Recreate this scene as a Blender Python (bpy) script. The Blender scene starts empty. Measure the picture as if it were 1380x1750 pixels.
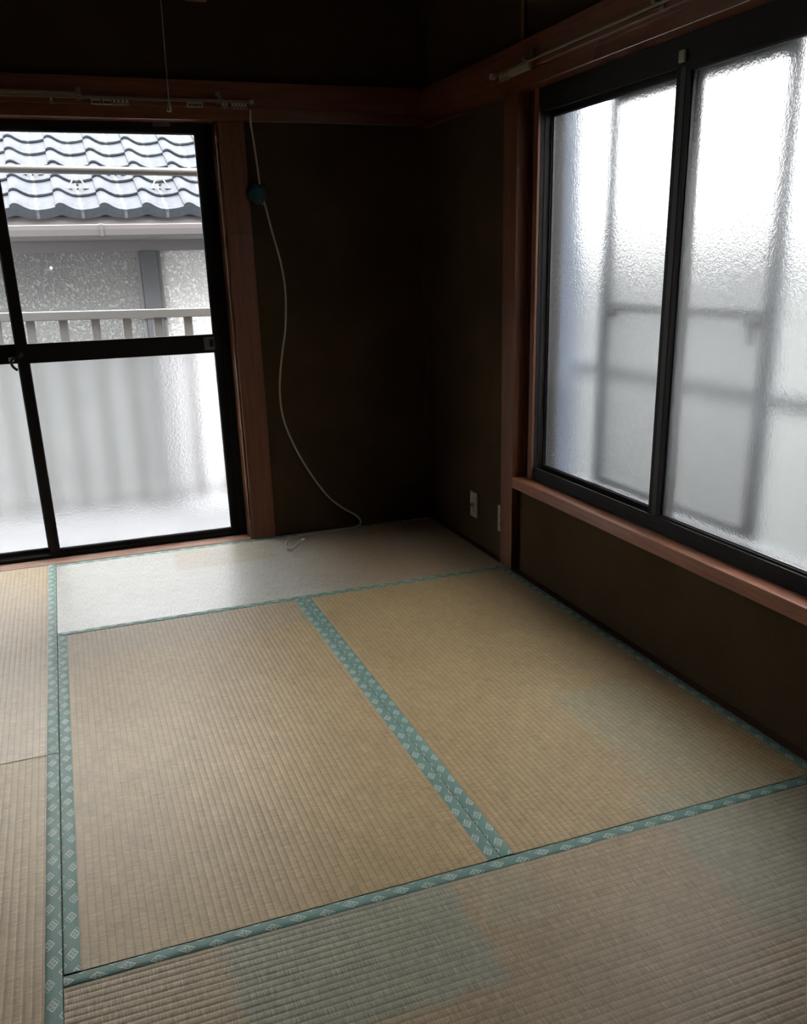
import bpy, bmesh, math, random
from mathutils import Vector, Matrix
random.seed(4)
C = bpy.context.scene.collection
scene = bpy.context.scene

# ------------------------------------------------------------------ camera
yaw, pitch, roll = 0.350270061, -0.336997561, -0.0282580064
cam_d = bpy.data.cameras.new('camera')
cam = bpy.data.objects.new('camera', cam_d)
C.objects.link(cam)
fwd = Vector((math.sin(yaw) * math.cos(pitch), math.cos(yaw) * math.cos(pitch), math.sin(pitch)))
rt = Vector((math.cos(yaw), -math.sin(yaw), 0))
up = rt.cross(fwd)
r2 = rt * math.cos(roll) + up * math.sin(roll)
u2 = -rt * math.sin(roll) + up * math.cos(roll)
M = Matrix((r2, u2, -fwd)).transposed().to_4x4()
M.translation = (-1.63084, -4.07033, 1.23157)
cam.matrix_world = M
cam_d.sensor_fit = 'HORIZONTAL'
cam_d.sensor_width = 36
cam_d.lens = 1520.65 * 36 / 1380
cam_d.shift_x = -0.00084
cam_d.shift_y = 0.0763
cam_d.clip_start = 0.02
scene.camera = cam

# ------------------------------------------------------------------ light
world = bpy.data.worlds.new('overcast_sky')
scene.world = world
world.use_nodes = True
bg = world.node_tree.nodes['Background']
bg.inputs[0].default_value = (1.0, 0.985, 0.965, 1)
# standard overcast sky: three times as bright overhead as at the horizon, the same all round
_t = world.node_tree
_tc = _t.nodes.new('ShaderNodeTexCoord'); _sp = _t.nodes.new('ShaderNodeSeparateXYZ')
_mr = _t.nodes.new('ShaderNodeMapRange')
_t.links.new(_tc.outputs['Generated'], _sp.inputs[0]); _t.links.new(_sp.outputs[2], _mr.inputs['Value'])
SKY = 14.5
_mr.inputs['To Min'].default_value = SKY / 3; _mr.inputs['To Max'].default_value = SKY
_t.links.new(_mr.outputs[0], bg.inputs[1])
# the small torch lamp of the phone that took the picture (seen mirrored in the door pane)
ld = bpy.data.lights.new('phone_torch', 'POINT')
ld.energy = 0.12
ld.shadow_soft_size = 0.011
ld.color = (1, 0.97, 0.92)
lo = bpy.data.objects.new('phone_torch', ld)
lo.location = (-1.628, -4.045, 1.262)
C.objects.link(lo)

scene.view_settings.view_transform = 'Standard'
scene.view_settings.look = 'None'
scene.view_settings.gamma = 1
scene.view_settings.use_curve_mapping = False
scene.view_settings.exposure = 0.42
cy = scene.cycles
cy.max_bounces = 14
cy.diffuse_bounces = 6
cy.glossy_bounces = 5
cy.transmission_bounces = 10
cy.transparent_max_bounces = 12
cy.sample_clamp_indirect = 12
cy.use_denoising = True


# ------------------------------------------------------------------ node helper
class V:
    """wraps a float socket so that shader arithmetic can be written plainly"""
    def __init__(s, t, k): s.t, s.k = t, k
    def _m(s, op, *a, clamp=False):
        n = s.t.nodes.new('ShaderNodeMath'); n.operation = op; n.use_clamp = clamp
        for i, v in enumerate((s,) + a):
            if isinstance(v, V): s.t.links.new(v.k, n.inputs[i])
            else: n.inputs[i].default_value = v
        return V(s.t, n.outputs[0])
    def __add__(s, o): return s._m('ADD', o)
    def __sub__(s, o): return s._m('SUBTRACT', o)
    def __mul__(s, o): return s._m('MULTIPLY', o)
    def __truediv__(s, o): return s._m('DIVIDE', o)
    def abs(s): return s._m('ABSOLUTE')
    def frac(s): return s._m('FRACT')
    def floor(s): return s._m('FLOOR')
    def lt(s, o): return s._m('LESS_THAN', o)
    def gt(s, o): return s._m('GREATER_THAN', o)
    def max(s, o): return s._m('MAXIMUM', o)
    def min(s, o): return s._m('MINIMUM', o)
    def mod(s, o): return s._m('FLOORED_MODULO', o)
    def ramp(s, a, b):
        n = s.t.nodes.new('ShaderNodeMapRange'); n.interpolation_type = 'SMOOTHSTEP'
        s.t.links.new(s.k, n.inputs['Value'])
        n.inputs['From Min'].default_value = a; n.inputs['From Max'].default_value = b
        return V(s.t, n.outputs['Result'])


class Mat:
    def __init__(s, name, col=(.5, .5, .5), rough=.6, spec=.5, metal=0.0):
        s.m = bpy.data.materials.new(name); s.m.use_nodes = True
        s.t = s.m.node_tree; s.b = s.t.nodes['Principled BSDF']
        s.out = s.t.nodes['Material Output']
        s.b.inputs['Base Color'].default_value = (*col, 1)
        s.b.inputs['Roughness'].default_value = rough
        s.b.inputs['Specular IOR Level'].default_value = spec
        s.b.inputs['Metallic'].default_value = metal
        s.tc = s.t.nodes.new('ShaderNodeTexCoord')
    def xyz(s, which='Object'):
        n = s.t.nodes.new('ShaderNodeSeparateXYZ'); s.t.links.new(s.tc.outputs[which], n.inputs[0])
        return [V(s.t, n.outputs[i]) for i in range(3)]
    def noise(s, scale, detail=3, rough=.55, stretch=(1, 1, 1), vec=None):
        mp = s.t.nodes.new('ShaderNodeMapping'); mp.inputs['Scale'].default_value = stretch
        s.t.links.new(vec if vec else s.tc.outputs['Object'], mp.inputs[0])
        n = s.t.nodes.new('ShaderNodeTexNoise'); n.inputs['Scale'].default_value = scale
        n.inputs['Detail'].default_value = detail; n.inputs['Roughness'].default_value = rough
        s.t.links.new(mp.outputs[0], n.inputs[0]); return V(s.t, n.outputs[0])
    def white(s, a, b):
        cb = s.t.nodes.new('ShaderNodeCombineXYZ')
        for i, v in enumerate((a, b)): s.t.links.new(v.k, cb.inputs[i])
        n = s.t.nodes.new('ShaderNodeTexWhiteNoise'); n.noise_dimensions = '3D'
        s.t.links.new(cb.outputs[0], n.inputs['Vector']); return V(s.t, n.outputs['Value'])
    def mix(s, f, a, b):
        n = s.t.nodes.new('ShaderNodeMix'); n.data_type = 'RGBA'
        s.t.links.new(f.k, n.inputs[0]) if isinstance(f, V) else setattr(n.inputs[0], 'default_value', f)
        for i, v in ((6, a), (7, b)):
            if isinstance(v, tuple): n.inputs[i].default_value = (*v, 1)
            else: s.t.links.new(v, n.inputs[i])
        return n.outputs[2]
    def scale(s, c, k):
        n = s.t.nodes.new('ShaderNodeVectorMath'); n.operation = 'SCALE'; n.inputs['Scale'].default_value = k
        s.t.links.new(c, n.inputs[0]); return n.outputs[0]
    def color(s, sock): s.t.links.new(sock, s.b.inputs['Base Color'])
    def rough(s, v): s.t.links.new(v.k, s.b.inputs['Roughness'])
    def bump(s, v, dist=.001, strength=1.0, to=None):
        n = s.t.nodes.new('ShaderNodeBump'); n.inputs['Distance'].default_value = dist
        n.inputs['Strength'].default_value = strength
        s.t.links.new(v.k, n.inputs['Height']); s.t.links.new(n.outputs[0], (to or s.b).inputs['Normal'])


def wood(name, a, b, axis, rough=.45, spec=.4):
    m = Mat(name, a, rough, spec)
    st = [28, 28, 28]; st[axis] = 1.3
    g = m.noise(2.2, 5, .6, tuple(st)); f = m.noise(9, 3, .6, tuple(st)); big = m.noise(1.6, 2, .5)
    m.color(m.mix((g * .65 + f * .35).ramp(.32, .68), a, b))
    m.bump(f + g, .0006, .5)
    m.rough(big * .3 + (rough - .12))
    return m.m


def plaster(name, a, b):
    m = Mat(name, a, .95, .15)
    s = m.noise(420, 3, .7); big = m.noise(2.3, 3, .55)
    c = m.mix(s.ramp(.35, .7), a, b)
    c2 = m.mix(big.ramp(.35, .75) * .35, c, tuple(x * 1.5 for x in b))
    m.color(c2); m.bump(s, .0012, .6)
    return m.m


DW = ((.120, .038, .014), (.195, .070, .026))
MT = {}
MT['wood_z'] = wood('red_brown_wood_upright', *DW, 2)
MT['wood_x'] = wood('red_brown_wood_along_x', *DW, 0)
MT['wood_y'] = wood('red_brown_wood_along_y', *DW, 1)
MT['varnish_z'] = wood('varnished_wood_upright', *DW, 2, .27, .75)
MT['varnish_x'] = wood('varnished_wood_along_x', *DW, 0, .27, .75)
MT['varnish_y'] = wood('varnished_wood_along_y', *DW, 1, .27, .75)
MT['sill'] = wood('red_brown_wood_sill', (.24, .090, .045), (.34, .140, .078), 1, .42)
MT['threshold'] = wood('worn_threshold_wood', (.22, .09, .06), (.42, .25, .17), 0, .5)
MT['darkwood'] = wood('dark_strip_wood', (.045, .018, .010), (.085, .035, .02), 1, .6)
MT['plaster'] = plaster('dark_olive_sand_plaster', (.046, .029, .0135), (.078, .052, .026))
MT['ceiling'] = wood('ceiling_board', (.06, .035, .02), (.10, .06, .035), 1, .7)
MT['bronze'] = Mat('dark_bronze_aluminium', (.013, .011, .010), .6, .15, 0.0).m
MT['bronze_grey'] = Mat('worn_aluminium_strip', (.045, .045, .048), .6, .2, 0.0).m
MT['gasket'] = Mat('black_gasket', (.012, .013, .016), .5).m
MT['silver'] = Mat('bare_aluminium', (.55, .55, .55), .35, .5, .8).m
MT['white_plastic'] = Mat('yellowed_white_plastic', (.40, .36, .26), .45).m
MT['ivory'] = Mat('ivory_plastic', (.32, .28, .19), .4).m
MT['cable'] = Mat('ivory_cable_sheath', (.42, .375, .29), .45).m
MT['rail'] = Mat('beige_metal_rail', (.20, .165, .10), .45, .3, .0).m
MT['black'] = Mat('black_plastic', (.015, .015, .015), .5).m
MT['grey_label'] = Mat('grey_label', (.11, .11, .11), .6).m
MT['cord'] = Mat('off_white_string', (.30, .27, .22), .9).m
_t = Mat('teal_tape', (.003, .055, .07), .55); _t.bump(_t.noise(60, 3), .004, 1); MT['teal'] = _t.m

# ---- outside
def kawara():
    m = Mat('silver_grey_clay_tile', (.2, .21, .24), .6, .15)
    x, y, z = m.xyz()
    n = m.noise(14, 4, .6); n2 = m.noise(90, 3, .6); st = m.noise(9, 3, .6, (2.5, 1, 1))
    info = m.t.nodes.new('ShaderNodeObjectInfo'); rnd = V(m.t, info.outputs['Random'])
    base = m.mix(n.ramp(.3, .7), (.033, .038, .048), (.051, .057, .070))
    base = m.mix(rnd * .5, base, (.056, .060, .068))
    strip = (x - .158).abs().ramp(.018, .004) * st.ramp(.42, .62) * .8
    m.color(m.mix(strip, base, (.15, .155, .165)))
    m.rough(n2 * .2 + .5); m.bump(n2, .0006, .5)
    return m.m
MT['tile'] = kawara()
def stucco(name, a, b):
    m = Mat(name, a, .85, .3)
    v = m.noise(55, 5, .65); w = m.noise(150, 3, .6); big = m.noise(2.2, 3, .5)
    m.color(m.mix(v.ramp(.42, .66) * .8, m.mix(big.ramp(.3, .7), a, tuple(q * .82 for q in a)), b)); m.bump(v.ramp(.4, .6) + w * .3, .006, .9)
    return m.m
MT['stucco_grey'] = stucco('grey_flecked_stucco', (.215, .22, .22), (.30, .305, .305))
MT['stucco_lit'] = stucco('lit_flecked_stucco', (.62, .62, .63), (.82, .82, .82))  # brightly lit stretch of wall: the light is painted in as a whiter colour
MT['fascia'] = Mat('grey_painted_board', (.165, .158, .162), .6).m
MT['gutter'] = Mat('pinkish_grey_gutter', (.115, .105, .110), .4).m
MT['pillar'] = Mat('blue_grey_pipe_box', (.075, .078, .088), .6).m
MT['pale_edge'] = Mat('pale_grey_edge', (.14, .14, .145), .6).m
MT['balcony'] = Mat('painted_balcony_aluminium', (.22, .215, .21), .35, .5).m
MT['pole'] = Mat('steel_laundry_pole', (.17, .167, .165), .35, .5, 0.0).m
def _noisy(name, a, b, sc, rough=.8):
    m = Mat(name, a, rough); n = m.noise(sc, 4, .6); m.color(m.mix(n.ramp(.3, .7), a, b)); m.bump(n, .003, .5); return m.m
MT['zinc'] = Mat('pale_galvanised_steel', (.20, .20, .195), .5).m
MT['concrete'] = _noisy('pale_balcony_floor', (.10, .10, .105), (.13, .13, .135), 12)
MT['asphalt'] = _noisy('grey_ground', (.09, .09, .09), (.14, .14, .14), 20)
MT['east_wall'] = _noisy('pale_grey_siding', (.112, .118, .113), (.132, .138, .132), 3)
MT['own_wall'] = _noisy('outer_wall_render', (.040, .054, .082), (.055, .072, .10), 8)
MT['guard'] = Mat('grey_guard_rail_paint', (.020, .026, .034), .5, .5).m

# ---- glass
def frosted():
    m = Mat('frosted_patterned_glass'); t = m.t; t.nodes.remove(m.b)
    g = t.nodes.new('ShaderNodeBsdfGlass'); g.distribution = 'GGX'
    g.inputs['Roughness'].default_value = .21; g.inputs['IOR'].default_value = 1.45
    g.inputs['Color'].default_value = (.97, .985, 1, 1)
    a = m.noise(95, 2, .5); b = m.noise(240, 2, .5)
    m.bump(a + b * .6, .0016, .5, g)
    d = t.nodes.new('ShaderNodeBsdfTranslucent'); d.inputs[0].default_value = (.85, .88, .9, 1)
    mx = t.nodes.new('ShaderNodeMixShader'); mx.inputs[0].default_value = .004
    t.links.new(g.outputs[0], mx.inputs[1]); t.links.new(d.outputs[0], mx.inputs[2])
    t.links.new(mx.outputs[0], m.out.inputs[0]); return m.m
def clear():
    m = Mat('clear_pane_glass'); t = m.t; t.nodes.remove(m.b)
    a = t.nodes.new('ShaderNodeBsdfTransparent'); a.inputs[0].default_value = (.97, .98, .98, 1)
    g = t.nodes.new('ShaderNodeBsdfGlossy'); g.inputs['Roughness'].default_value = .0
    f = t.nodes.new('ShaderNodeFresnel'); f.inputs[0].default_value = 1.5
    mx = t.nodes.new('ShaderNodeMixShader'); t.links.new(f.outputs[0], mx.inputs[0])
    t.links.new(a.outputs[0], mx.inputs[1]); t.links.new(g.outputs[0], mx.inputs[2])
    t.links.new(mx.outputs[0], m.out.inputs[0]); return m.m
def netting():
    m = Mat('pale_insect_netting'); t = m.t; t.nodes.remove(m.b)
    a = t.nodes.new('ShaderNodeBsdfTransparent')
    g = t.nodes.new('ShaderNodeBsdfDiffuse'); g.inputs[0].default_value = (.10, .10, .10, 1)
    mx = t.nodes.new('ShaderNodeMixShader'); mx.inputs[0].default_value = .3
    t.links.new(a.outputs[0], mx.inputs[1]); t.links.new(g.outputs[0], mx.inputs[2])
    t.links.new(mx.outputs[0], m.out.inputs[0]); return m.m
MT['frosted'] = frosted(); MT['clear'] = clear(); MT['net'] = netting()


# ---- tatami
PITCH = .0162
def tatami(name, axis, base, alt, patches=(), sheen=.42, spec=.6, relief=.0005):
    """axis: 0 long side along x, 1 along y; patches = (x0,x1,y0,y1,soft,colour) in the mat's own coordinates"""
    m = Mat(name, base, sheen, spec)
    m.b.inputs['Sheen Weight'].default_value = .17; m.b.inputs['Sheen Roughness'].default_value = .35
    x, y, z = m.xyz()
    al, ac = (x, y) if axis == 0 else (y, x)
    row = (ac / PITCH).floor()
    wob = m.noise(9, 2, .5)
    # rushes run across the ridges: fine lines, each a little different
    st = (620, 24, 1) if axis == 0 else (24, 620, 1)
    reed = m.noise(1.0, 2, .6, st)
    st2 = (150, 60, 1) if axis == 0 else (60, 150, 1)
    blot = m.noise(1.0, 3, .6, st2)
    big = m.noise(2.6, 4, .6)
    seg = m.white(row, (al * 26 + m.white(row, row) * 9).floor())
    c = m.mix(big.ramp(.3, .72), base, alt)
    for x0, x1, y0, y1, so, col in patches:
        jx = x + (wob - .5) * .04; jy = y + (wob - .5) * .04
        k = jx.ramp(x0 - so, x0 + so) * (jx * -1).ramp(-x1 - so, -x1 + so) * jy.ramp(y0 - so, y0 + so) * (jy * -1).ramp(-y1 - so, -y1 + so)
        c = m.mix(k * .85, c, col)
    lum = reed * .72 + blot * .24 + seg * .05
    c = m.mix(lum.ramp(.32, .78), m.scale(c, .56), m.scale(c, 1.16))
    # dark hemp threads sunk between the ridges, showing as a dotted line
    g = ((ac / PITCH).frac() - .5).abs()
    dots = ((al * 190).frac() - .5).abs().lt(.3)
    thr = g.gt(.45) * (dots * .4 + .4)
    c = m.mix(thr, c, tuple(q * .28 for q in base))
    m.color(c)
    m.rough(reed * .12 + sheen)
    # little end nicks where one rush ends and the next begins
    m.bump(reed + blot * .5, relief, .9)
    return m.m


def heri():
    m = Mat('green_diamond_border_cloth', (.1, .2, .16), .48, .7)
    x, y, z = m.xyz()
    P = .0275 * 2
    u = x / P
    k = u.floor()
    par = k.mod(2.0)                       # diamonds step in and out by turns
    dx = (u.frac() - .5) * P
    dyc = y - .0205 - (par - .5) * .005
    sx, sy = .0150, .0098
    def dia(a, b, s=1.0): return a.abs() / (sx * s) + b.abs() / (sy * s)
    d = dia(dx, dyc)
    ring = (d - .92).abs().lt(.085)
    inside = d.lt(1.0)
    dots = (dx.abs() - .0036).abs().lt(.0013) * (dyc.abs() - .0020).abs().lt(.0010)
    dots = dots.max(dx.abs().lt(.0012) * dyc.abs().lt(.0009))
    ring2 = (d - .62).abs().lt(.05) * .45
    s = (par - .5) * 2
    d2 = dia(dx + s * .0045, dyc - s * .0032)
    back = (d2 - .94).abs().lt(.06) * (inside * -1 + 1) * .75
    # second row, half a step on, cut by the folded edge
    dx2 = ((u + .5).frac() - .5) * P
    e = dia(dx2, y - .0005, .62)
    row2 = (e - .85).abs().lt(.16) * .8
    wht = ring.max(dots).max(ring2).max(back).max(row2)
    # cloth: cross hatched ground with small flecks
    wv = ((x * 900).frac() - .5).abs() + ((y * 900).frac() - .5).abs()
    hat = (((x + y) * 95).frac() - .5).abs().lt(.05).max((((x - y) * 95).frac() - .5).abs().lt(.05))
    n = m.noise(7, 3); n2 = m.noise(500, 2)
    g = m.mix(n.ramp(.3, .7), (.125, .262, .215), (.150, .300, .248))
    g = m.mix(hat * .25, g, (.05, .13, .11))
    g = m.mix(n2.ramp(.60, .72) * .3, g, (.4, .5, .45))
    edge = y.gt(.0300)
    g = m.mix(edge * .5, g, (.30, .42, .33))
    m.color(m.mix(wht * .9, g, (.82, .90, .84)))
    m.bump(wv + n2, .0004, .6)
    return m.m
MT['heri'] = heri()
TAN, TAN2 = (.64, .455, .225), (.56, .395, .19)
GRN = (.53, .47, .29)


# ------------------------------------------------------------------ mesh helpers
def link(name, bm, mat, parent=None, smooth=False, loc=(0, 0, 0)):
    me = bpy.data.meshes.new(name); bm.to_mesh(me); bm.free()
    for mm in (mat if isinstance(mat, (list, tuple)) else [mat]): me.materials.append(mm)
    if smooth: me.shade_smooth()
    o = bpy.data.objects.new(name, me); C.objects.link(o); o.location = loc
    if parent: o.parent = parent
    return o
def box(bm, x0, x1, y0, y1, z0, z1, bev=0.0):
    x0, x1 = sorted((x0, x1)); y0, y1 = sorted((y0, y1)); z0, z1 = sorted((z0, z1))
    v = [bm.verts.new(p) for p in ((x0, y0, z0), (x1, y0, z0), (x1, y1, z0), (x0, y1, z0), (x0, y0, z1), (x1, y0, z1), (x1, y1, z1), (x0, y1, z1))]
    fs = [bm.faces.new([v[i] for i in f]) for f in ((3, 2, 1, 0), (4, 5, 6, 7), (0, 1, 5, 4), (1, 2, 6, 5), (2, 3, 7, 6), (3, 0, 4, 7))]
    if bev > 0:
        es = list({e for f in fs for e in f.edges})
        bmesh.ops.bevel(bm, geom=es, offset=bev, segments=2, profile=.6, affect='EDGES')
def bx(name, d, mat, parent=None, bev=0.0, org=None):
    """one box part; org puts the object origin there"""
    bm = bmesh.new(); o = org or ((d[0] + d[1]) / 2, (d[2] + d[3]) / 2, (d[4] + d[5]) / 2)
    box(bm, d[0] - o[0], d[1] - o[0], d[2] - o[1], d[3] - o[1], d[4] - o[2], d[5] - o[2], bev)
    ob = link(name, bm, mat, None, False, o)
    if parent:
        ob.parent = parent; ob.location = Vector(o) - parent.location
    return ob
def boxes(name, ds, mat, parent=None, bev=0.0):
    bm = bmesh.new(); o = parent.location if parent else Vector((0, 0, 0))
    for d in ds: box(bm, d[0] - o[0], d[1] - o[0], d[2] - o[1], d[3] - o[1], d[4] - o[2], d[5] - o[2], bev)
    return link(name, bm, mat, parent)
def tube(bm, pts, r, n=10, closed_ends=True):
    pts = [Vector(p) for p in pts]; rings = []; nrm = None
    for i, p in enumerate(pts):
        a = pts[max(i - 1, 0)]; b = pts[min(i + 1, len(pts) - 1)]
        t = (b - a).normalized()
        if nrm is None:
            nrm = t.orthogonal().normalized()
        else:
            nrm = (nrm - t * nrm.dot(t)).normalized()
        bi = t.cross(nrm)
        rr = r[i] if isinstance(r, (list, tuple)) else r
        rings.append([bm.verts.new(p + (nrm * math.cos(k * 2 * math.pi / n) + bi * math.sin(k * 2 * math.pi / n)) * rr) for k in range(n)])
    for A, B in zip(rings, rings[1:]):
        for k in range(n): bm.faces.new((A[k], A[(k + 1) % n], B[(k + 1) % n], B[k]))
    if closed_ends:
        bm.faces.new(rings[0][::-1]); bm.faces.new(rings[-1])
def tube_o(name, pts, r, mat, parent=None, n=10):
    bm = bmesh.new(); o = parent.location if parent else Vector((0, 0, 0))
    tube(bm, [Vector(p) - o for p in pts], r, n); return link(name, bm, mat, parent, True)
def spline(pts, k=8):
    P = [Vector(p) for p in pts]; out = []
    for i in range(len(P) - 1):
        a, b, c, d = P[max(i - 1, 0)], P[i], P[i + 1], P[min(i + 2, len(P) - 1)]
        for j in range(k):
            t = j / k
            out.append(.5 * ((2 * b) + (c - a) * t + (2 * a - 5 * b + 4 * c - d) * t * t + (3 * b - a - 3 * c + d) * t ** 3))
    out.append(P[-1]); return out
def empty(name, loc=(0, 0, 0)):
    o = bpy.data.objects.new(name, None); o.empty_display_size = .1; o.location = loc; C.objects.link(o); return o
def tag(o, label=None, cat=None, group=None, kind=None):
    if label: o['label'] = label
    if cat: o['category'] = cat
    if group: o['group'] = group
    if kind: o['kind'] = kind
    return o
def struct(o, label=None): return tag(o, label, None, None, 'structure')


# ------------------------------------------------------------------ the room shell
RX0, RX1 = -2.70, 0.03           # plaster faces left / right
YB, YF = 0.03, -7.0              # plaster face of the back wall, far end of the adjoining room behind the camera
H = 2.42
S1, S2 = -.891, -1.793           # tatami seams
Y1, Y2, Y3, Y4 = -.88, -1.75, -2.61, -3.48
W = .17                          # outer face of the walls

struct(bx('floor', (RX0 - .15, W, YF - .1, W, -.16, -.056), MT['darkwood']), 'wooden subfloor under the straw mats')
struct(bx('floor', (RX0, RX1, YF, Y4, -.055, 0), MT['wood_y']), 'wooden floor of the adjoining room')
# back wall: right of the balcony door, above it
wb = struct(boxes('wall_back', [(-.84, W, YB, W, -.05, H), (-2.75, -.84, YB, W, 1.90, H)], MT['plaster']), 'dark olive plaster wall right of and above the balcony door')
struct(boxes('wall_right', [(RX1, W, -.86, YB, -.05, H), (RX1, W, -2.66, -.86, -.05, .36), (RX1, W, -2.66, -.86, 1.86, H), (RX1, W, YF, -2.66, -.05, H)], MT['plaster']), 'dark olive plaster wall around and below the frosted window')
struct(boxes('wall_left', [(RX0 - .12, RX0, YF, W, -.05, H)], MT['plaster']))
struct(boxes('wall_rear', [(RX0 - .12, W, YF - .12, YF, -.05, H)], MT['plaster']))
ce = empty('ceiling', (-1.3, -2, H)); struct(ce, 'brown board ceiling')
for i in range(14):
    y1 = W - i * .53
    bx('ceiling_board', (RX0 - .1, W, y1 - .522, y1, H, H + .02 + .004 * (i % 2)), MT['ceiling'], ce)
bx('roof_deck', (RX0 - .12, W, YF - .12, W, H + .03, H + .12), MT['darkwood'], ce)

# posts (each stands proud of the plaster)
tn = [0]
def trim(d, mat, label, bev=.002):
    tn[0] += 1
    o = bx('trim_%d' % tn[0], d, mat, None, bev); struct(o, label); return o
trim((-.905, -.795, 0, W - .002, -.04, 1.80), MT['wood_z'], 'red-brown wooden post right of the balcony door', .005)
trim((0, W - .002, -.913, -.808, -.04, 1.80), MT['wood_z'], 'red-brown wooden post left of the frosted window')
trim((.020, .05, -.918, -.893, 1.94, H), MT['wood_z'], 'thin wooden batten on the wall above the post left of the frosted window')
trim((0, W - .002, -2.715, -2.61, -.04, 1.80), MT['wood_z'], 'red-brown wooden post right of the frosted window')
trim((-2.80, -2.692, 0, W - .002, -.04, 1.80), MT['wood_z'], 'red-brown wooden post left of the balcony door')
trim((-.0, .05, .0, .05, 0, H), MT['plaster'], 'slim corner post between the two plaster walls')
trim((0, .06, -3.6, -3.50, 0, 1.9), MT['wood_z'], 'post at the opening to the adjoining room')
# rails round the room
trim((RX0, -.02, -.022, YB + .002, 1.845, 1.942), MT['wood_x'], 'upper wall rail along the back wall', .003)
trim((RX0, .0, .0, YB + .09, 1.800, 1.845), MT['varnish_x'], 'lintel board over the balcony door')
trim((-.022, RX1 + .002, -3.6, .0, 1.838, 1.932), MT['wood_y'], 'upper wall rail over the frosted window', .003)
trim((.0, RX1 + .09, -3.6, -.0, 1.790, 1.838), MT['varnish_y'], 'lintel board over the frosted window')
# window board under the frosted window
trim((-.001, .060, -2.61, -.9135, .353, .397), MT['sill'], 'thick red-brown window board under the frosted window', .003)
# filler strips at the feet of the walls
struct(bx('baseboard_back', (-.795, .0, .001, YB, -.04, .001), MT['darkwood']))
struct(bx('baseboard_right', (.001, RX1, -.808, .0, -.04, .001), MT['darkwood']))
struct(bx('baseboard_right', (.001, RX1, -2.61, -.913, -.04, .001), MT['darkwood']))
# door surround
trim((-.9155, -.9055, .012, W - .01, -.0, 1.80), MT['varnish_z'], 'door jamb board at the right of the balcony door')
trim((-2.69, -.915, .004, .105, -.05, .0015), MT['threshold'], 'worn wooden threshold under the balcony door')
# window surround
trim((.052, W - .01, -.9235, -.9135, .397, 1.79), MT['varnish_z'], 'jamb board of the frosted window')
trim((.046, .058, -.985, -.953, .397, 1.79), MT['wood_z'], 'narrow red strip beside the window frame')
struct(bx('wall_right', (.09, W, -.955, -.92, .36, 1.86), MT['darkwood']))
struct(bx('wall_back', (-.955, -.915, .16, .2, -.05, 1.86), MT['own_wall']))


# ------------------------------------------------------------------ balcony door
def pane(name, d, mat, parent): return bx(name, d, mat, parent)
d1 = empty('door_1', (-1.8, .12, 0)); struct(d1, 'sliding glass balcony door with dark aluminium frames, clear above and frosted below')
DY0, DY1 = .100, .185
boxes('outer_frame', [(-2.69, -.916, DY0, DY1, -.02, .010), (-2.69, -.916, DY0, DY0 + .006, .010, .018), (-2.69, -.916, DY0, DY1, 1.775, 1.815),
                      (-2.69, -.916, DY0, DY0 + .006, 1.762, 1.775), (-.948, -.916, DY0, DY1, -.02, 1.8), (-2.69, -2.66, DY0, DY1, -.02, 1.8)], MT['bronze'], d1, .001)
boxes('track', [(-2.66, -.948, .124, .127, .01, .02), (-2.66, -.948, .154, .157, .01, .02)], MT['bronze_grey'], d1)
def door_sash(x0, x1, yc, st_l, st_r):
    t = .013
    zb, zt, m0, m1 = .037, 1.762, .866, .946
    s = boxes('sash', [(x0, x0 + st_l, yc - t, yc + t, .012, 1.775), (x1 - st_r, x1, yc - t, yc + t, .012, 1.775),
                       (x0 + st_l, x1 - st_r, yc - t, yc + t, .012, zb), (x0 + st_l, x1 - st_r, yc - t, yc + t, zt, 1.775),
                       (x0 + st_l, x1 - st_r, yc - t - .001, yc + t + .001, m0, m1)], MT['bronze'], d1, .0012)
    g = boxes('gasket', [(x0 + st_l, x0 + st_l + .004, yc - .006, yc + .006, zb, zt), (x1 - st_r - .004, x1 - st_r, yc - .006, yc + .006, zb, zt),
                         (x0 + st_l, x1 - st_r, yc - .006, yc + .006, zb, zb + .003), (x0 + st_l, x1 - st_r, yc - .006, yc + .006, zt - .003, zt)], MT['gasket'], d1)
    p = boxes('upper_pane', [(x0 + st_l, x1 - st_r, yc - .0025, yc + .0025, m1, zt)], MT['clear'], s); p.location = (0, 0, 0)
    p.matrix_parent_inverse = Matrix.Identity(4)
    q = boxes('lower_pane', [(x0 + st_l, x1 - st_r, yc - .0025, yc + .0025, zb, m0)], MT['frosted'], s)
    for o in (p, q):
        for v in o.data.vertices: v.co -= d1.location   # sash sits at the door's own origin
    p['label'] = 'clear upper pane'; q['label'] = 'frosted lower pane'
    return s
sr = door_sash(-1.815, -.948, .125, .041, .036)
sl = door_sash(-2.66, -1.776, .156, .036, .041)
# crescent lock on the meeting stile, pull plate on the mid rail, sticker on the head
bm = bmesh.new(); o = d1.location
tube(bm, [Vector((-1.806, .108, .905)) - o, Vector((-1.806, .100, .905)) - o], .017, 16)
tube(bm, [Vector(p) - o for p in spline([(-1.822, .103, .895), (-1.838, .103, .885), (-1.842, .102, .868), (-1.834, .101, .852), (-1.822, .1, .842)], 4)], [.004 + .0018 * min(i, 6) / 6 for i in range(17)], 8)
lk = link('crescent_lock', bm, MT['black'], d1, True); lk['label'] = 'dark crescent lock lever'
boxes('lock_catch', [(-1.852, -1.83, .108, .116, .878, .895)], MT['silver'], d1, .002)
boxes('pull_plate', [(-1.032, -.985, .109, .1125, .878, .936)], MT['grey_label'], d1, .001)
boxes('pull_recess', [(-1.008, -.990, .1075, .1092, .893, .925)], MT['bronze'], d1, .001)
st = boxes('sticker', [(-1.155, -1.085, .0985, .0998, 1.786, 1.800)], MT['grey_label'], d1)
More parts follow.
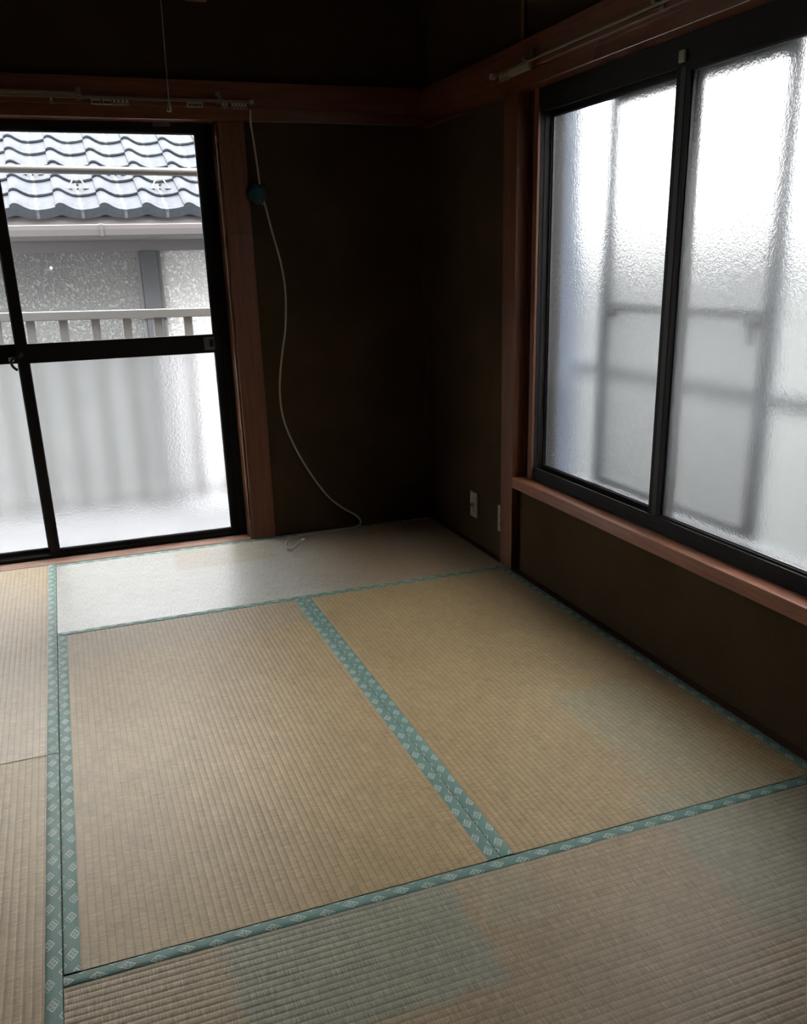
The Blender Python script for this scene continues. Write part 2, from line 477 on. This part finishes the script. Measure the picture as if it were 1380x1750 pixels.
boxes('sticker_print', [(-1.143, -1.118, .0979, .0985, 1.795, 1.7965), (-1.143, -1.130, .0979, .0985, 1.790, 1.7915), (-1.116, -1.097, .0979, .0985, 1.790, 1.7915)], MT['black'], d1)

# ------------------------------------------------------------------ frosted window
w1 = empty('window_1', (.08, -1.77, .40)); struct(w1, 'wide two-pane sliding window of frosted glass in dark aluminium')
WT = 1.790
boxes('outer_frame', [(.056, .165, -2.609, -.975, .380, .424), (.056, .062, -2.609, -.975, .424, .447), (.056, .165, -2.609, -.975, 1.735, WT),
                      (.056, .062, -2.609, -.975, 1.712, 1.735), (.056, .165, -.986, -.972, .38, WT), (.056, .165, -2.609, -2.59, .38, WT)], MT['bronze'], w1, .001)
boxes('side_lining', [(.074, .0755, -.9885, -.986, .45, 1.73)], MT['bronze_grey'], w1)
boxes('track', [(.086, .089, -2.59, -.986, .424, .432), (.116, .119, -2.59, -.986, .424, .432)], MT['bronze_grey'], w1)
def win_sash(y0, y1, xc, far_w, near_w, zb):
    t = .012
    zt = 1.702
    s = boxes('sash', [(xc - t, xc + t, y1 - far_w, y1, .428, 1.735), (xc - t, xc + t, y0, y0 + near_w, .428, 1.735),
                       (xc - t, xc + t, y0 + near_w, y1 - far_w, .428, zb), (xc - t, xc + t, y0 + near_w, y1 - far_w, zt, 1.735)], MT['bronze'], w1, .001)
    boxes('gasket', [(xc - .005, xc + .005, y1 - far_w - .004, y1 - far_w, zb, zt), (xc - .005, xc + .005, y0 + near_w, y0 + near_w + .004, zb, zt),
                     (xc - .005, xc + .005, y0 + near_w, y1 - far_w, zb, zb + .003), (xc - .005, xc + .005, y0 + near_w, y1 - far_w, zt - .003, zt)], MT['gasket'], w1)
    p = boxes('glass_pane', [(xc - .0025, xc + .0025, y0 + near_w, y1 - far_w, zb, zt)], MT['frosted'], s)
    for v in p.data.vertices: v.co -= w1.location
    return s
ra = win_sash(-2.589, -1.737, .079, .062, .035, .452)
la = win_sash(-1.800, -.986, .108, .006, .055, .452)
boxes('stile_groove', [(.0655, .0672, -1.779, -1.757, .435, 1.73)], MT['bronze_grey'], w1)
boxes('track_clip', [(.048, .056, -1.79, -1.765, 1.722, 1.752)], MT['ivory'], w1, .002)

# insect screen outside the window
sc = empty('insect_screen', (.19, -1.70, .43))
tag(sc, 'dark framed sliding insect screen seen blurred behind the frosted window', 'insect screen')
SX = .185
boxes('frame', [(SX - .009, SX + .009, -1.285, -1.232, .43, 1.79), (SX - .009, SX + .009, -2.100, -2.045, .43, 1.79), (SX - .009, SX + .009, -2.045, -1.285, .43, .465),
                (SX - .009, SX + .009, -2.045, -1.285, 1.695, 1.79), (SX - .006, SX + .006, -2.045, -1.285, 1.050, 1.080)], MT['guard'], sc, .001)
boxes('netting', [(SX - .0005, SX + .0005, -2.045, -1.285, .465, 1.695)], MT['net'], sc)
for a, b in ((-1.335, -1.285), (-2.045, -1.985)):
    boxes('corner_catch', [(SX - .02, SX + .006, a, b, 1.030, 1.055)], MT['black'], sc, .003)
boxes('pull_tab', [(SX - .025, SX - .012, -1.312, -1.300, .985, 1.04)], MT['guard'], sc, .002)
boxes('pull_tab', [(SX - .025, SX - .012, -2.030, -2.012, .985, 1.04)], MT['guard'], sc, .002)

# outside ledge / shutter track and guard rail of the window
trim((.166, .235, -2.66, -.95, .372, .405), MT['guard'], 'outer sill of the frosted window')
gr = empty('window_guard_rail', (.36, -1.77, .8))
tag(gr, 'grey metal guard rail outside the frosted window, blurred by the glass', 'guard rail')
boxes('rail_bar', [(.345, .375, -2.75, -.80, .785, .835)], MT['guard'], gr, .003)
boxes('bracket', [(.301, .375, -.83, -.80, .785, .835)], MT['guard'], gr, .003)
boxes('bracket', [(.17, .375, -2.75, -2.72, .785, .835)], MT['guard'], gr, .003)
sb = empty('shutter_box', (.27, -.6, .3)); tag(sb, 'blue-grey storm shutter box on the outer wall at the left of the frosted window', 'shutter box')
boxes('casing', [(.172, .30, -.925, .10, .38, 1.80)], MT['own_wall'], sb, .004)
boxes('cap', [(.172, .31, -.93, .105, 1.80, 1.82)], MT['guard'], sb, .002)

# ------------------------------------------------------------------ tatami mats
def mat_surface(Lx, Ly, axis):
    bm = bmesh.new(); acl, al = (Ly, Lx) if axis == 0 else (Lx, Ly)
    sub = 6; n = int(acl / PITCH * sub) + 1; seg = 36; rows = []
    import mathutils.noise as mn
    off = random.random() * 50
    for i in range(n + 1):
        a = min(i * PITCH / sub, acl); ph = (a / PITCH) % 1
        if ph > .999: ph = 0
        h = -.0009 * (abs(2 * ph - 1) ** 6)
        r = []
        for j in range(seg + 1):
            l = al * j / seg
            w = (mn.noise(Vector((l * 3.2, a * 2.5, off))) * .0006) if 0 < i < n else 0
            z = h + mn.noise(Vector((l * 7, a * 30, off + 9))) * .0004
            p = (l, a + w, z) if axis == 0 else (a + w, l, z)
            r.append(bm.verts.new(p))
        rows.append(r)
    for A, B in zip(rows, rows[1:]):
        for j in range(seg):
            q = (A[j], A[j + 1], B[j + 1], B[j]); f = bm.faces.new(q if axis == 0 else q[::-1])
    return bm
def border(L, flip):
    """cloth border strip: x along, y 0 at the mat edge to .031 inwards, folded down the side"""
    bm = bmesh.new(); prof = [(0, -.05), (0, -.0006), (.0008, .0006), (.004, .0013), (.016, .0015), (.0295, .0012), (.031, .0)]
    n = 30; rows = []
    for y, z in prof:
        rows.append([bm.verts.new((L * j / n, y, z + (.0003 * math.sin(j * 1.9 + y * 90) if z > 0 else 0))) for j in range(n + 1)])
    for A, B in zip(rows, rows[1:]):
        for j in range(n): bm.faces.new((A[j], A[j + 1], B[j + 1], B[j]))
    return bm
bcache = {}
def make_mat(x0, x1, y0, y1, axis, label, mat, dz=0.0):
    g = .0006
    x0 += g; x1 -= g; y0 += g; y1 -= g
    r = empty('tatami_mat', (x0, y0, dz))
    tag(r, label, 'tatami mat', 'tatami mats on the floor')
    bx('mat_core', (x0, x1, y0, y1, -.055 + dz, -.0025 + dz), MT['threshold'], r)
    s = link('woven_surface', mat_surface(x1 - x0, y1 - y0, axis), mat, r, True)
    Lx, Ly = x1 - x0, y1 - y0
    if axis == 0:
        spec = ((Lx, (0, 0, 0), 0), (Lx, (Lx, Ly, 0), math.pi))
    else:
        spec = ((Ly, (Lx, 0, 0), math.pi / 2), (Ly, (0, Ly, 0), -math.pi / 2))
    for L, loc, rz in spec:
        k = round(L, 4)
        if k not in bcache:
            b = link('border_cloth', border(L, False), MT['heri'], r, True); bcache[k] = b.data
        else:
            b = bpy.data.objects.new('border_cloth', bcache[k]); C.objects.link(b); b.parent = r
        b.location = loc; b.rotation_euler = (0, 0, rz)
    return r
# patches given in world coordinates, shifted to the mat's own corner
def pat(x0, y0, lst): return [(a - x0, b - x0, c - y0, d - y0, s, col) for a, b, c, d, s, col in lst]
GREY1 = (.46, .455, .405)
m1 = tatami('rush_mat_by_door', 0, (.76, .74, .67), (.70, .675, .59), pat(S2, Y1, [(-1.30, -.86, -.32, .05, .02, (.66, .57, .42)), (-.72, .4, -1.2, .4, .28, (.56, .36, .18))]), .27, 1.5, .0001)  # greyish rush, paled further to paint in the door pane's reflection
make_mat(S2, 0, Y1, 0, 0, 'greyish straw mat, paled further by painted-in door sheen, lying crosswise in front of the balcony door and back wall', m1)
m2 = tatami('rush_mat_middle', 1, TAN, TAN2, pat(S2, Y3, [(-1.9, -.7, -1.12, -.80, .09, (.58, .445, .27))]))
make_mat(S2, S1, Y3, Y1, 1, 'tan straw mat lying lengthwise in the middle of the floor, between two green seams', m2)
m3 = tatami('rush_mat_by_window', 1, TAN, TAN2, pat(S1, Y3, [(-.42, -.14, -2.50, -1.98, .07, GRN), (-.5, -.1, -2.7, -2.52, .05, GRN)]))
make_mat(S1, 0, Y3, Y1, 1, 'tan straw mat lying lengthwise along the wall under the frosted window', m3)
m4 = tatami('rush_mat_front', 0, (.60, .445, .265), (.53, .385, .22), pat(S2, Y4, [(-1.50, -1.03, -2.93, -2.60, .02, (.42, .43, .315)), (-.50, .1, -3.02, -2.58, .05, (.45, .42, .29)), (-1.0, -.86, -2.80, -2.60, .03, (.53, .44, .275))]))
make_mat(S2, 0, Y4, Y3, 0, 'straw mat lying crosswise nearest the viewer, with a faded green square patch', m4, -.0015)
m5 = tatami('rush_mat_left_far', 1, (.66, .48, .255), (.58, .42, .22), (), .40, .75, .0004)
make_mat(RX0 + .012, S2, Y2, 0, 1, 'straw mat at the left edge whose far end touches the door threshold', m5, .001)
m6 = tatami('rush_mat_left_near', 1, TAN, TAN2)
make_mat(RX0 + .012, S2, Y4, Y2, 1, 'straw mat at the left edge nearest the viewer, beyond a dark cross joint', m6)

# ------------------------------------------------------------------ outlets on the right wall
def outlet(y0, y1, z0, z1, label, jack):
    r = empty('wall_outlet', (RX1, (y0 + y1) / 2, (z0 + z1) / 2)); tag(r, label, 'wall outlet')
    boxes('cover_plate', [(RX1 - .009, RX1 - .0002, y0, y1, z0, z1)], MT['white_plastic'], r, .002)
    yc, zc = (y0 + y1) / 2, (z0 + z1) / 2
    boxes('insert', [(RX1 - .011, RX1 - .009, yc - .014, yc + .014, zc - .034, zc + .034)], MT['ivory'], r, .0008)
    if jack:
        tube_o('jack', [(RX1 - .011, yc, zc), (RX1 - .024, yc, zc)], .009, MT['ivory'], r, 14)
        tube_o('jack_pin', [(RX1 - .024, yc, zc), (RX1 - .029, yc, zc)], .005, MT['black'], r, 10)
    else:
        for dz in (-.018, .018):
            boxes('socket', [(RX1 - .0125, RX1 - .011, yc - .006, yc - .004, dz + zc - .005, dz + zc + .005), (RX1 - .0125, RX1 - .011, yc + .004, yc + .006, dz + zc - .005, dz + zc + .005)], MT['black'], r)
outlet(-.530, -.458, .122, .238, 'ivory aerial outlet with a round jack, low on the right wall near the corner', True)
outlet(-.812, -.742, .124, .240, 'ivory power outlet low on the right wall, half hidden by the post', False)

# ------------------------------------------------------------------ curtain rails
def runner(bm, p, ax):
    x, y, z = p
    box(bm, x - .004, x + .004, y - .004, y + .004, z - .018, z - .007)
    ring = [(x + (0 if ax else math.cos(t) * .006), y + (math.cos(t) * .006 if ax else 0), z - .024 + math.sin(t) * .006) for t in [i * math.pi / 4 for i in range(9)]]
    tube(bm, ring, .0014, 5)
cr = empty('curtain_rail', (-1.7, -.05, 1.862)); tag(cr, 'double beige curtain rail on the lintel over the balcony door', 'curtain rail')
boxes('rail', [(-2.66, -.775, -.052, -.042, 1.858, 1.868)], MT['rail'], cr, .001).name = 'rail'
boxes('rail', [(-2.66, -1.45, -.068, -.058, 1.868, 1.878)], MT['rail'], cr, .001)
boxes('end_cap', [(-.778, -.760, -.056, -.038, 1.855, 1.871)], MT['white_plastic'], cr, .002)
for bxx in (-2.4, -1.437, -.90):
    boxes('bracket', [(bxx - .009, bxx + .009, -.070, -.0225, 1.868, 1.880), (bxx - .009, bxx + .009, -.026, -.0225, 1.855, 1.90)], MT['rail'], cr, .001)
def carriers(xs, lab=None):
    for x in xs:
        bm = bmesh.new(); o = cr.location
        runner(bm, (x - o.x, -.047 - o.y, 1.866 - o.z), 0); link('runner', bm, MT['white_plastic'], cr)
def master(x0, x1):
    m = boxes('master_runner', [(x0, x1, -.053, -.041, 1.838, 1.858)], MT['ivory'], cr, .0015)
    boxes('runner_eye', [(x0 + (x1 - x0) * f - .004, x0 + (x1 - x0) * f + .004, -.0545, -.053, 1.843, 1.849) for f in (.2, .42, .6, .8)], MT['black'], cr)
master(-1.395, -1.36); master(-1.352, -1.318); master(-1.030, -.966)
carriers([-1.54, -1.308, -1.292, -1.276, -1.26] + [-.885 + .013 * i for i in (0, 1, 3, 4, 5, 6, 7)])

cw = empty('curtain_rail', (-.045, -1.7, 1.85)); tag(cw, 'slim curtain rail on the lintel over the frosted window', 'curtain rail')
boxes('rail', [(-.048, -.041, -2.72, -.80, 1.848, 1.854)], MT['rail'], cw, .001)
boxes('end_cap', [(-.055, -.036, -.815, -.797, 1.842, 1.860)], MT['white_plastic'], cw, .002)
for yy in (-1.06, -1.78, -2.5):
    boxes('bracket', [(-.056, -.0225, yy - .009, yy + .009, 1.855, 1.866), (-.026, -.0225, yy - .009, yy + .009, 1.842, 1.89)], MT['rail'], cw, .001)
boxes('master_runner', [(-.0515, -.0385, -1.085, -.945, 1.826, 1.846)], MT['ivory'], cw, .002)
for yy in (-.87, -.89, -.91, -.93):
    bm = bmesh.new(); o = cw.location; runner(bm, (-.045 - o.x, yy - o.y, 1.852 - o.z), 1); link('runner', bm, MT['white_plastic'], cw)

# ------------------------------------------------------------------ aerial cable
cp = [(-.774, -.044, 1.835), (-.774, -.03, 1.79), (-.764, -.012, 1.726), (-.754, -.008, 1.615), (-.750, -.008, 1.551), (-.736, -.008, 1.489), (-.712, -.008, 1.372),
      (-.683, -.010, 1.24), (-.671, -.010, 1.117), (-.682, -.010, .967), (-.703, -.010, .865), (-.721, -.010, .763), (-.729, -.010, .658), (-.718, -.010, .549),
      (-.674, -.010, .422), (-.611, -.012, .295), (-.535, -.012, .178), (-.463, -.014, .108), (-.405, -.016, .068), (-.376, -.018, .038), (-.378, -.026, .015), (-.415, -.040, .006),
      (-.475, -.046, .006), (-.560, -.044, .006), (-.640, -.050, .008), (-.715, -.085, .014), (-.765, -.140, .018), (-.793, -.205, .016), (-.795, -.25, .012), (-.775, -.262, .012), (-.745, -.24, .022), (-.715, -.215, .032)]
cb = empty('aerial_cable', (-.774, -.044, 1.835)); tag(cb, 'thin ivory aerial cable hanging down the back wall and curling on the pale mat', 'cable')
tube_o('cable_sheath', spline(cp, 7), .0042, MT['cable'], cb, 8)
tube_o('plug', [(-.718, -.217, .0310), (-.700, -.205, .0345)], [.0062, .0062], MT['silver'], cb, 12)
tube_o('plug_pin', [(-.700, -.205, .0345), (-.693, -.2, .036)], .0022, MT['silver'], cb, 8)
# teal wad of tape on the cable
tw = empty('tape_wad', (-.765, -.013, 1.522)); tag(tw, 'small teal wad of tape wrapped round the cable beside the door post', 'tape')
bm = bmesh.new(); bmesh.ops.create_icosphere(bm, subdivisions=3, radius=1)
for v in bm.verts:
    k = 1 + .16 * math.sin(v.co.x * 5 + v.co.z * 4) + .08 * math.sin(v.co.z * 11 + v.co.y * 7)
    v.co = Vector((v.co.x * .040 * k, v.co.y * .011 * k - .011, v.co.z * .040 * k))
link('wad', bm, MT['teal'], tw, True)
tube_o('tie', spline([(-.762, -.036, 1.496), (-.757, -.040, 1.486), (-.750, -.036, 1.476), (-.744, -.03, 1.486)], 5), .0014, MT['white_plastic'], tw, 6)

# wooden block high on the back wall
bk = bx('wall_block', (-.985, -.905, .0, YB, 2.226, 2.30), MT['threshold'], None, .003)
tag(bk, 'small ochre wooden block high on the dark back wall', 'block')

# pull cord of a lamp that hangs out of frame
pc = empty('pull_cord', (-1.318, -1.7, 2.40)); tag(pc, 'thin off-white pull cord with a tapered plastic end hanging before the door lintel', 'pull cord')
tube_o('string', spline([(-1.300, -1.7, 2.42), (-1.306, -1.7, 2.1), (-1.3125, -1.7, 1.805), (-1.316, -1.7, 1.68), (-1.3175, -1.7, 1.598)], 5), .0011, MT['cord'], pc, 6)
tube_o('cord_end', [(-1.3175, -1.7, 1.600), (-1.318, -1.7, 1.592), (-1.3195, -1.7, 1.580), (-1.320, -1.7, 1.578)], [.0018, .0038, .0056, .004], MT['ivory'], pc, 12)
tube_o('ceiling_rose', [(-1.300, -1.7, 2.405), (-1.300, -1.7, 2.4195)], .03, MT['ivory'], pc, 20)

# ------------------------------------------------------------------ outside: balcony
bf = struct(bx('floor', (-3.6, .6, .19, 1.0, -.14, -.06), MT['concrete']), 'pale balcony floor behind the frosted door panes')
br = empty('balcony_railing', (-1.4, .9, -.06)); tag(br, 'grey painted balcony railing with flat uprights outside the glass door', 'railing')
br.rotation_euler = (0, math.radians(1.0), 0)
boxes('top_rail', [(-3.5, .5, .875, .925, .995, 1.038)], MT['balcony'], br, .004)
boxes('bottom_rail', [(-3.5, .5, .885, .915, .06, .09)], MT['balcony'], br, .003)
bm = bmesh.new(); box(bm, -.022, .022, -.008, .008, .08, 1.065, .002)
b0 = None
for k in range(-12, 14):
    X = -1.629 + .155 * k + .0
    if X > .45 or X < -3.45: continue
    if b0 is None:
        b0 = link('upright', bm, MT['balcony'], br); bb = b0
    else:
        bb = b0.copy(); C.objects.link(bb)
    bb.location = (X + 1.4, 0, 0)
for X in (-3.48, .48):
    boxes('post', [(X - .03, X + .03, .87, .93, -.06, 1.02)], MT['balcony'], br, .003)
lp = empty('laundry_pole', (-1.3, .6, 1.70)); tag(lp, 'steel laundry pole hung level across the balcony before the tiled roof', 'laundry pole')
tube_o('pole', [(-3.4, .6, 1.690), (.5, .6, 1.640)], .0175, MT['pole'], lp, 16)
for X, z in ((-3.1, 1.686), (.30, 1.643)):
    boxes('hanger', [(X - .015, X + .015, .17, .63, z - .030, z - .016), (X - .015, X + .015, .61, .63, z - .03, z + .04)], MT['pole'], lp, .002)

# ------------------------------------------------------------------ outside: the neighbouring house
HY, HZ, HX = 2.35, 1.577, -1.551
SL = math.radians(26)
hs = empty('neighbouring_house', (-1.2, 3.0, -3)); tag(hs, 'neighbouring house with silver-grey tiled roof and flecked stucco wall behind the balcony', 'house')
hl = hs.location
def profz(x):
    kp = [(0, .030), (.012, .041), (.030, .0455), (.050, .041), (.085, .019), (.12, .004), (.160, 0), (.21, .005), (.245, .012), (.268, .019)]
    for (a, za), (b, zb) in zip(kp, kp[1:]):
        if x <= b + 1e-6:
            t = (x - a) / (b - a); t = t * t * (3 - 2 * t) if .05 < x < .11 else t
            return za + (zb - za) * t
    return kp[-1][1]
def tile_mesh(name, lip):
    bm = bmesh.new(); xs = [0, .006, .015, .030, .036, .05, .067, .085, .103, .12, .14, .16, .185, .21, .235, .255, .268]
    L = .285
    def ring(y, dz): return [bm.verts.new((x, y, profz(x) + dz)) for x in xs]
    rise = .022
    A = ring(0, rise); A2 = ring(.004, rise + .0015); Bk = ring(L, 0.0); Cb = ring(L, -.012)
    if lip:
        lowz = [bm.verts.new((x, 0, -.036 + .027 * abs(((x if x >= .03 else x + .265) - .1625) / .1325) ** 2)) for x in xs]
        low2 = [bm.verts.new((v.co.x, .018, v.co.z)) for v in lowz]
        rings = [Bk, A2, A, lowz, low2]
    else:
        D = ring(0, rise - .012); rings = [Bk, A2, A, D, Cb]
    for P, Q in zip(rings, rings[1:]):
        for i in range(len(xs) - 1): bm.faces.new((P[i], Q[i], Q[i + 1], P[i + 1]))
    # left side wall
    bm.faces.new([rings[0][0]] + ([Cb[0]] if not lip else []) + [rings[k][0] for k in range(3, 0, -1)][:3])
    if lip:
        for v in Cb: bm.verts.remove(v)
    me = bpy.data.meshes.new(name); bm.to_mesh(me); bm.free(); me.materials.append(MT['tile']); me.shade_smooth()
    me.set_sharp_from_angle(angle=math.radians(35)) if hasattr(me, 'set_sharp_from_angle') else None
    return me
tm, em = tile_mesh('roof_tile', False), tile_mesh('eave_tile', True)
ROWS, K0, K1 = 10, -5, 7
for r in range(ROWS):
    for k in range(K0, K1):
        o = bpy.data.objects.new('eave_tile' if r == 0 else 'roof_tile', em if r == 0 else tm); C.objects.link(o); o.parent = hs
        s = r * .235
        o.location = Vector((HX + k * .265 + random.uniform(-.0015, .0015), HY + s * math.cos(SL), HZ + s * math.sin(SL) - .0)) - hl
        o.rotation_euler = (SL + random.uniform(-.004, .004), 0, 0)
XL, XR = HX + K0 * .265, HX + K1 * .265
bm = bmesh.new()
def slab(bm, x0, x1, s0, s1, t0, t1):
    def P(x, s, t): return Vector((x, HY + s * math.cos(SL) - t * math.sin(SL), HZ + s * math.sin(SL) + t * math.cos(SL))) - hl
    v = [bm.verts.new(P(x, s, t)) for t in (t0, t1) for x, s in ((x0, s0), (x1, s0), (x1, s1), (x0, s1))]
    for f in ((3, 2, 1, 0), (4, 5, 6, 7), (0, 1, 5, 4), (1, 2, 6, 5), (2, 3, 7, 6), (3, 0, 4, 7)): bm.faces.new([v[i] for i in f])
slab(bm, XL, XR, .05, 2.45, -.06, -.014)
link('roof_deck', bm, MT['fascia'], hs)
# far slope, so the roof is closed
bm = bmesh.new(); ry = HY + 2.42 * math.cos(SL); rz = HZ + 2.42 * math.sin(SL)
v = [bm.verts.new(Vector(p) - hl) for p in ((XL, ry, rz), (XR, ry, rz), (XR, ry + 2.4, rz - 1.17), (XL, ry + 2.4, rz - 1.17), (XL, ry, rz - .05), (XR, ry, rz - .05), (XR, ry + 2.4, rz - 1.22), (XL, ry + 2.4, rz - 1.22))]
for f in ((3, 2, 1, 0), (4, 5, 6, 7), (0, 1, 5, 4), (1, 2, 6, 5), (2, 3, 7, 6), (3, 0, 4, 7)): bm.faces.new([v[i] for i in f])
link('far_slope', bm, MT['tile'], hs)
tube_o('ridge_cap', [(XL, ry, rz + .06), (XR, ry, rz + .06)], .09, MT['tile'], hs, 16)
# snow guards standing on the tiles
def snow_guard(k, s):
    bm = bmesh.new(); t = .0035; pts = [(-.062, .000), (-.050, .012), (-.022, .058), (.022, .058), (.050, .012), (.062, .000)]
    for (a, za), (b, zb) in zip(pts, pts[1:]):
        d = Vector((b - a, 0, zb - za)).normalized(); n_ = Vector((-d.z, 0, d.x)) * .0045
        q = [Vector((a, 0, za)) - n_, Vector((b, 0, zb)) - n_, Vector((b, 0, zb)) + n_, Vector((a, 0, za)) + n_]
        v = [bm.verts.new(p + Vector((0, y, 0))) for y in (-.006, .012) for p in q]
        for f in ((3, 2, 1, 0), (4, 5, 6, 7), (0, 1, 5, 4), (1, 2, 6, 5), (2, 3, 7, 6), (3, 0, 4, 7)): bm.faces.new([v[i] for i in f])
    box(bm, -.070, -.035, -.012, .014, -.004, .002); box(bm, .035, .070, -.012, .014, -.004, .002)
    box(bm, -.006, .006, .0, .16, -.002, .002)
    g = link('snow_guard', bm, MT['zinc'], hs)
    X = HX + .160 + k * .265; lift = .022 * (1 - ((s % .235) / .285)) + .006
    g.location = Vector((X, HY + s * math.cos(SL) - lift * math.sin(SL), HZ + s * math.sin(SL) + lift * math.cos(SL) + .008)) - hl
    bm = bmesh.new(); tube(bm, [(0, -.012, .018), (0, .010, .018)], .009, 10)
    link('bolt', bm, MT['black'], g)
for k in range(K0, K1):
    snow_guard(k, .325 if k % 2 == 0 else .560)
# gutter
GY = HY - .035
bm = bmesh.new(); pr = [(-.055, .028), (-.060, .034), (-.064, .030), (-.061, .005), (-.050, -.030), (-.036, -.044), (.03, -.044), (.045, -.03), (.052, .02)]
rows = [[bm.verts.new(Vector((X, GY + a, 1.472 + b)) - hl) for a, b in pr] for X in (XL, XR)]
for i in range(len(pr) - 1): bm.faces.new((rows[0][i], rows[0][i + 1], rows[1][i + 1], rows[1][i]))
g = link('gutter', bm, MT['gutter'], hs); md = g.modifiers.new('thick', 'SOLIDIFY'); md.thickness = .004
for X in (-2.6, -1.296, .02):
    bm = bmesh.new(); pr2 = [(a * 1.10, b * 1.12) for a, b in pr]
    rr = [[bm.verts.new(Vector((X + d, GY + a, 1.472 + b)) - hl) for a, b in pr2] for d in (-.012, .012)]
    for i in range(len(pr2) - 1): bm.faces.new((rr[0][i], rr[0][i + 1], rr[1][i + 1], rr[1][i]))
    j = link('gutter_joint', bm, MT['gutter'], hs); md = j.modifiers.new('thick', 'SOLIDIFY'); md.thickness = .003
boxes('fascia_board', [(XL, XR, HY + .055, HY + .08, 1.425, 1.56)], MT['fascia'], hs, .002)
boxes('soffit', [(XL, XR, HY + .08, 2.90, 1.425, 1.445)], MT['fascia'], hs)
boxes('frieze_board', [(XL + .1, XR - .05, 2.862, 2.88, 1.352, 1.425)], MT['fascia'], hs, .002)
WY = 2.88
w_ = boxes('wall', [(XL + .1, -1.038, WY, 3.1, -3, 1.43)], MT['stucco_grey'], hs); w_['label'] = 'grey flecked stucco wall'
w_ = boxes('wall', [(-.895, XR - .05, WY + .02, 3.1, -3, 1.43)], MT['stucco_lit'], hs); w_['label'] = 'flecked stucco wall, its brightness painted in as a whiter colour'
boxes('pipe_box', [(-1.028, -.912, WY - .03, 3.05, -3, 1.352)], MT['pillar'], hs, .003)
boxes('corner_bead', [(-1.054, -1.030, WY - .012, WY + .02, -3, 1.352)], MT['pale_edge'], hs, .002)
boxes('corner_bead', [(-.910, -.885, WY - .012, WY + .03, -3, 1.352)], MT['pale_edge'], hs, .002)
boxes('side_wall', [(XL + .1, XL + .25, 3.1, 6.4, -3, 1.9), (XR - .2, XR - .05, 3.1, 6.4, -3, 1.9)], MT['stucco_grey'], hs)
boxes('pipe_band', [(-1.07, -.85, WY - .045, WY - .012, .895, .899)], MT['silver'], hs)

# ------------------------------------------------------------------ outside: building east of the frosted window, ground
eb = empty('east_building', (4, -1, -3)); tag(eb, 'pale building beyond the frosted window, only a blurred grey mass', 'building')
boxes('wall', [(2.6, 6.5, -7.5, 8.0, -3, 1.30)], MT['east_wall'], eb)
boxes('roof', [(2.45, 6.6, -7.6, 8.1, 1.30, 1.42)], MT['east_wall'], eb, .01)
struct(bx('ground', (-12, 12, -9, 14, -3.1, -3.0), MT['asphalt']), 'grey ground between the houses, a storey below')
struct(boxes('wall_outer', [(-3.7, W + .001, .17, .19, -3, -.14), (.171, .19, -7, .19, -3, .33)], MT['own_wall']))
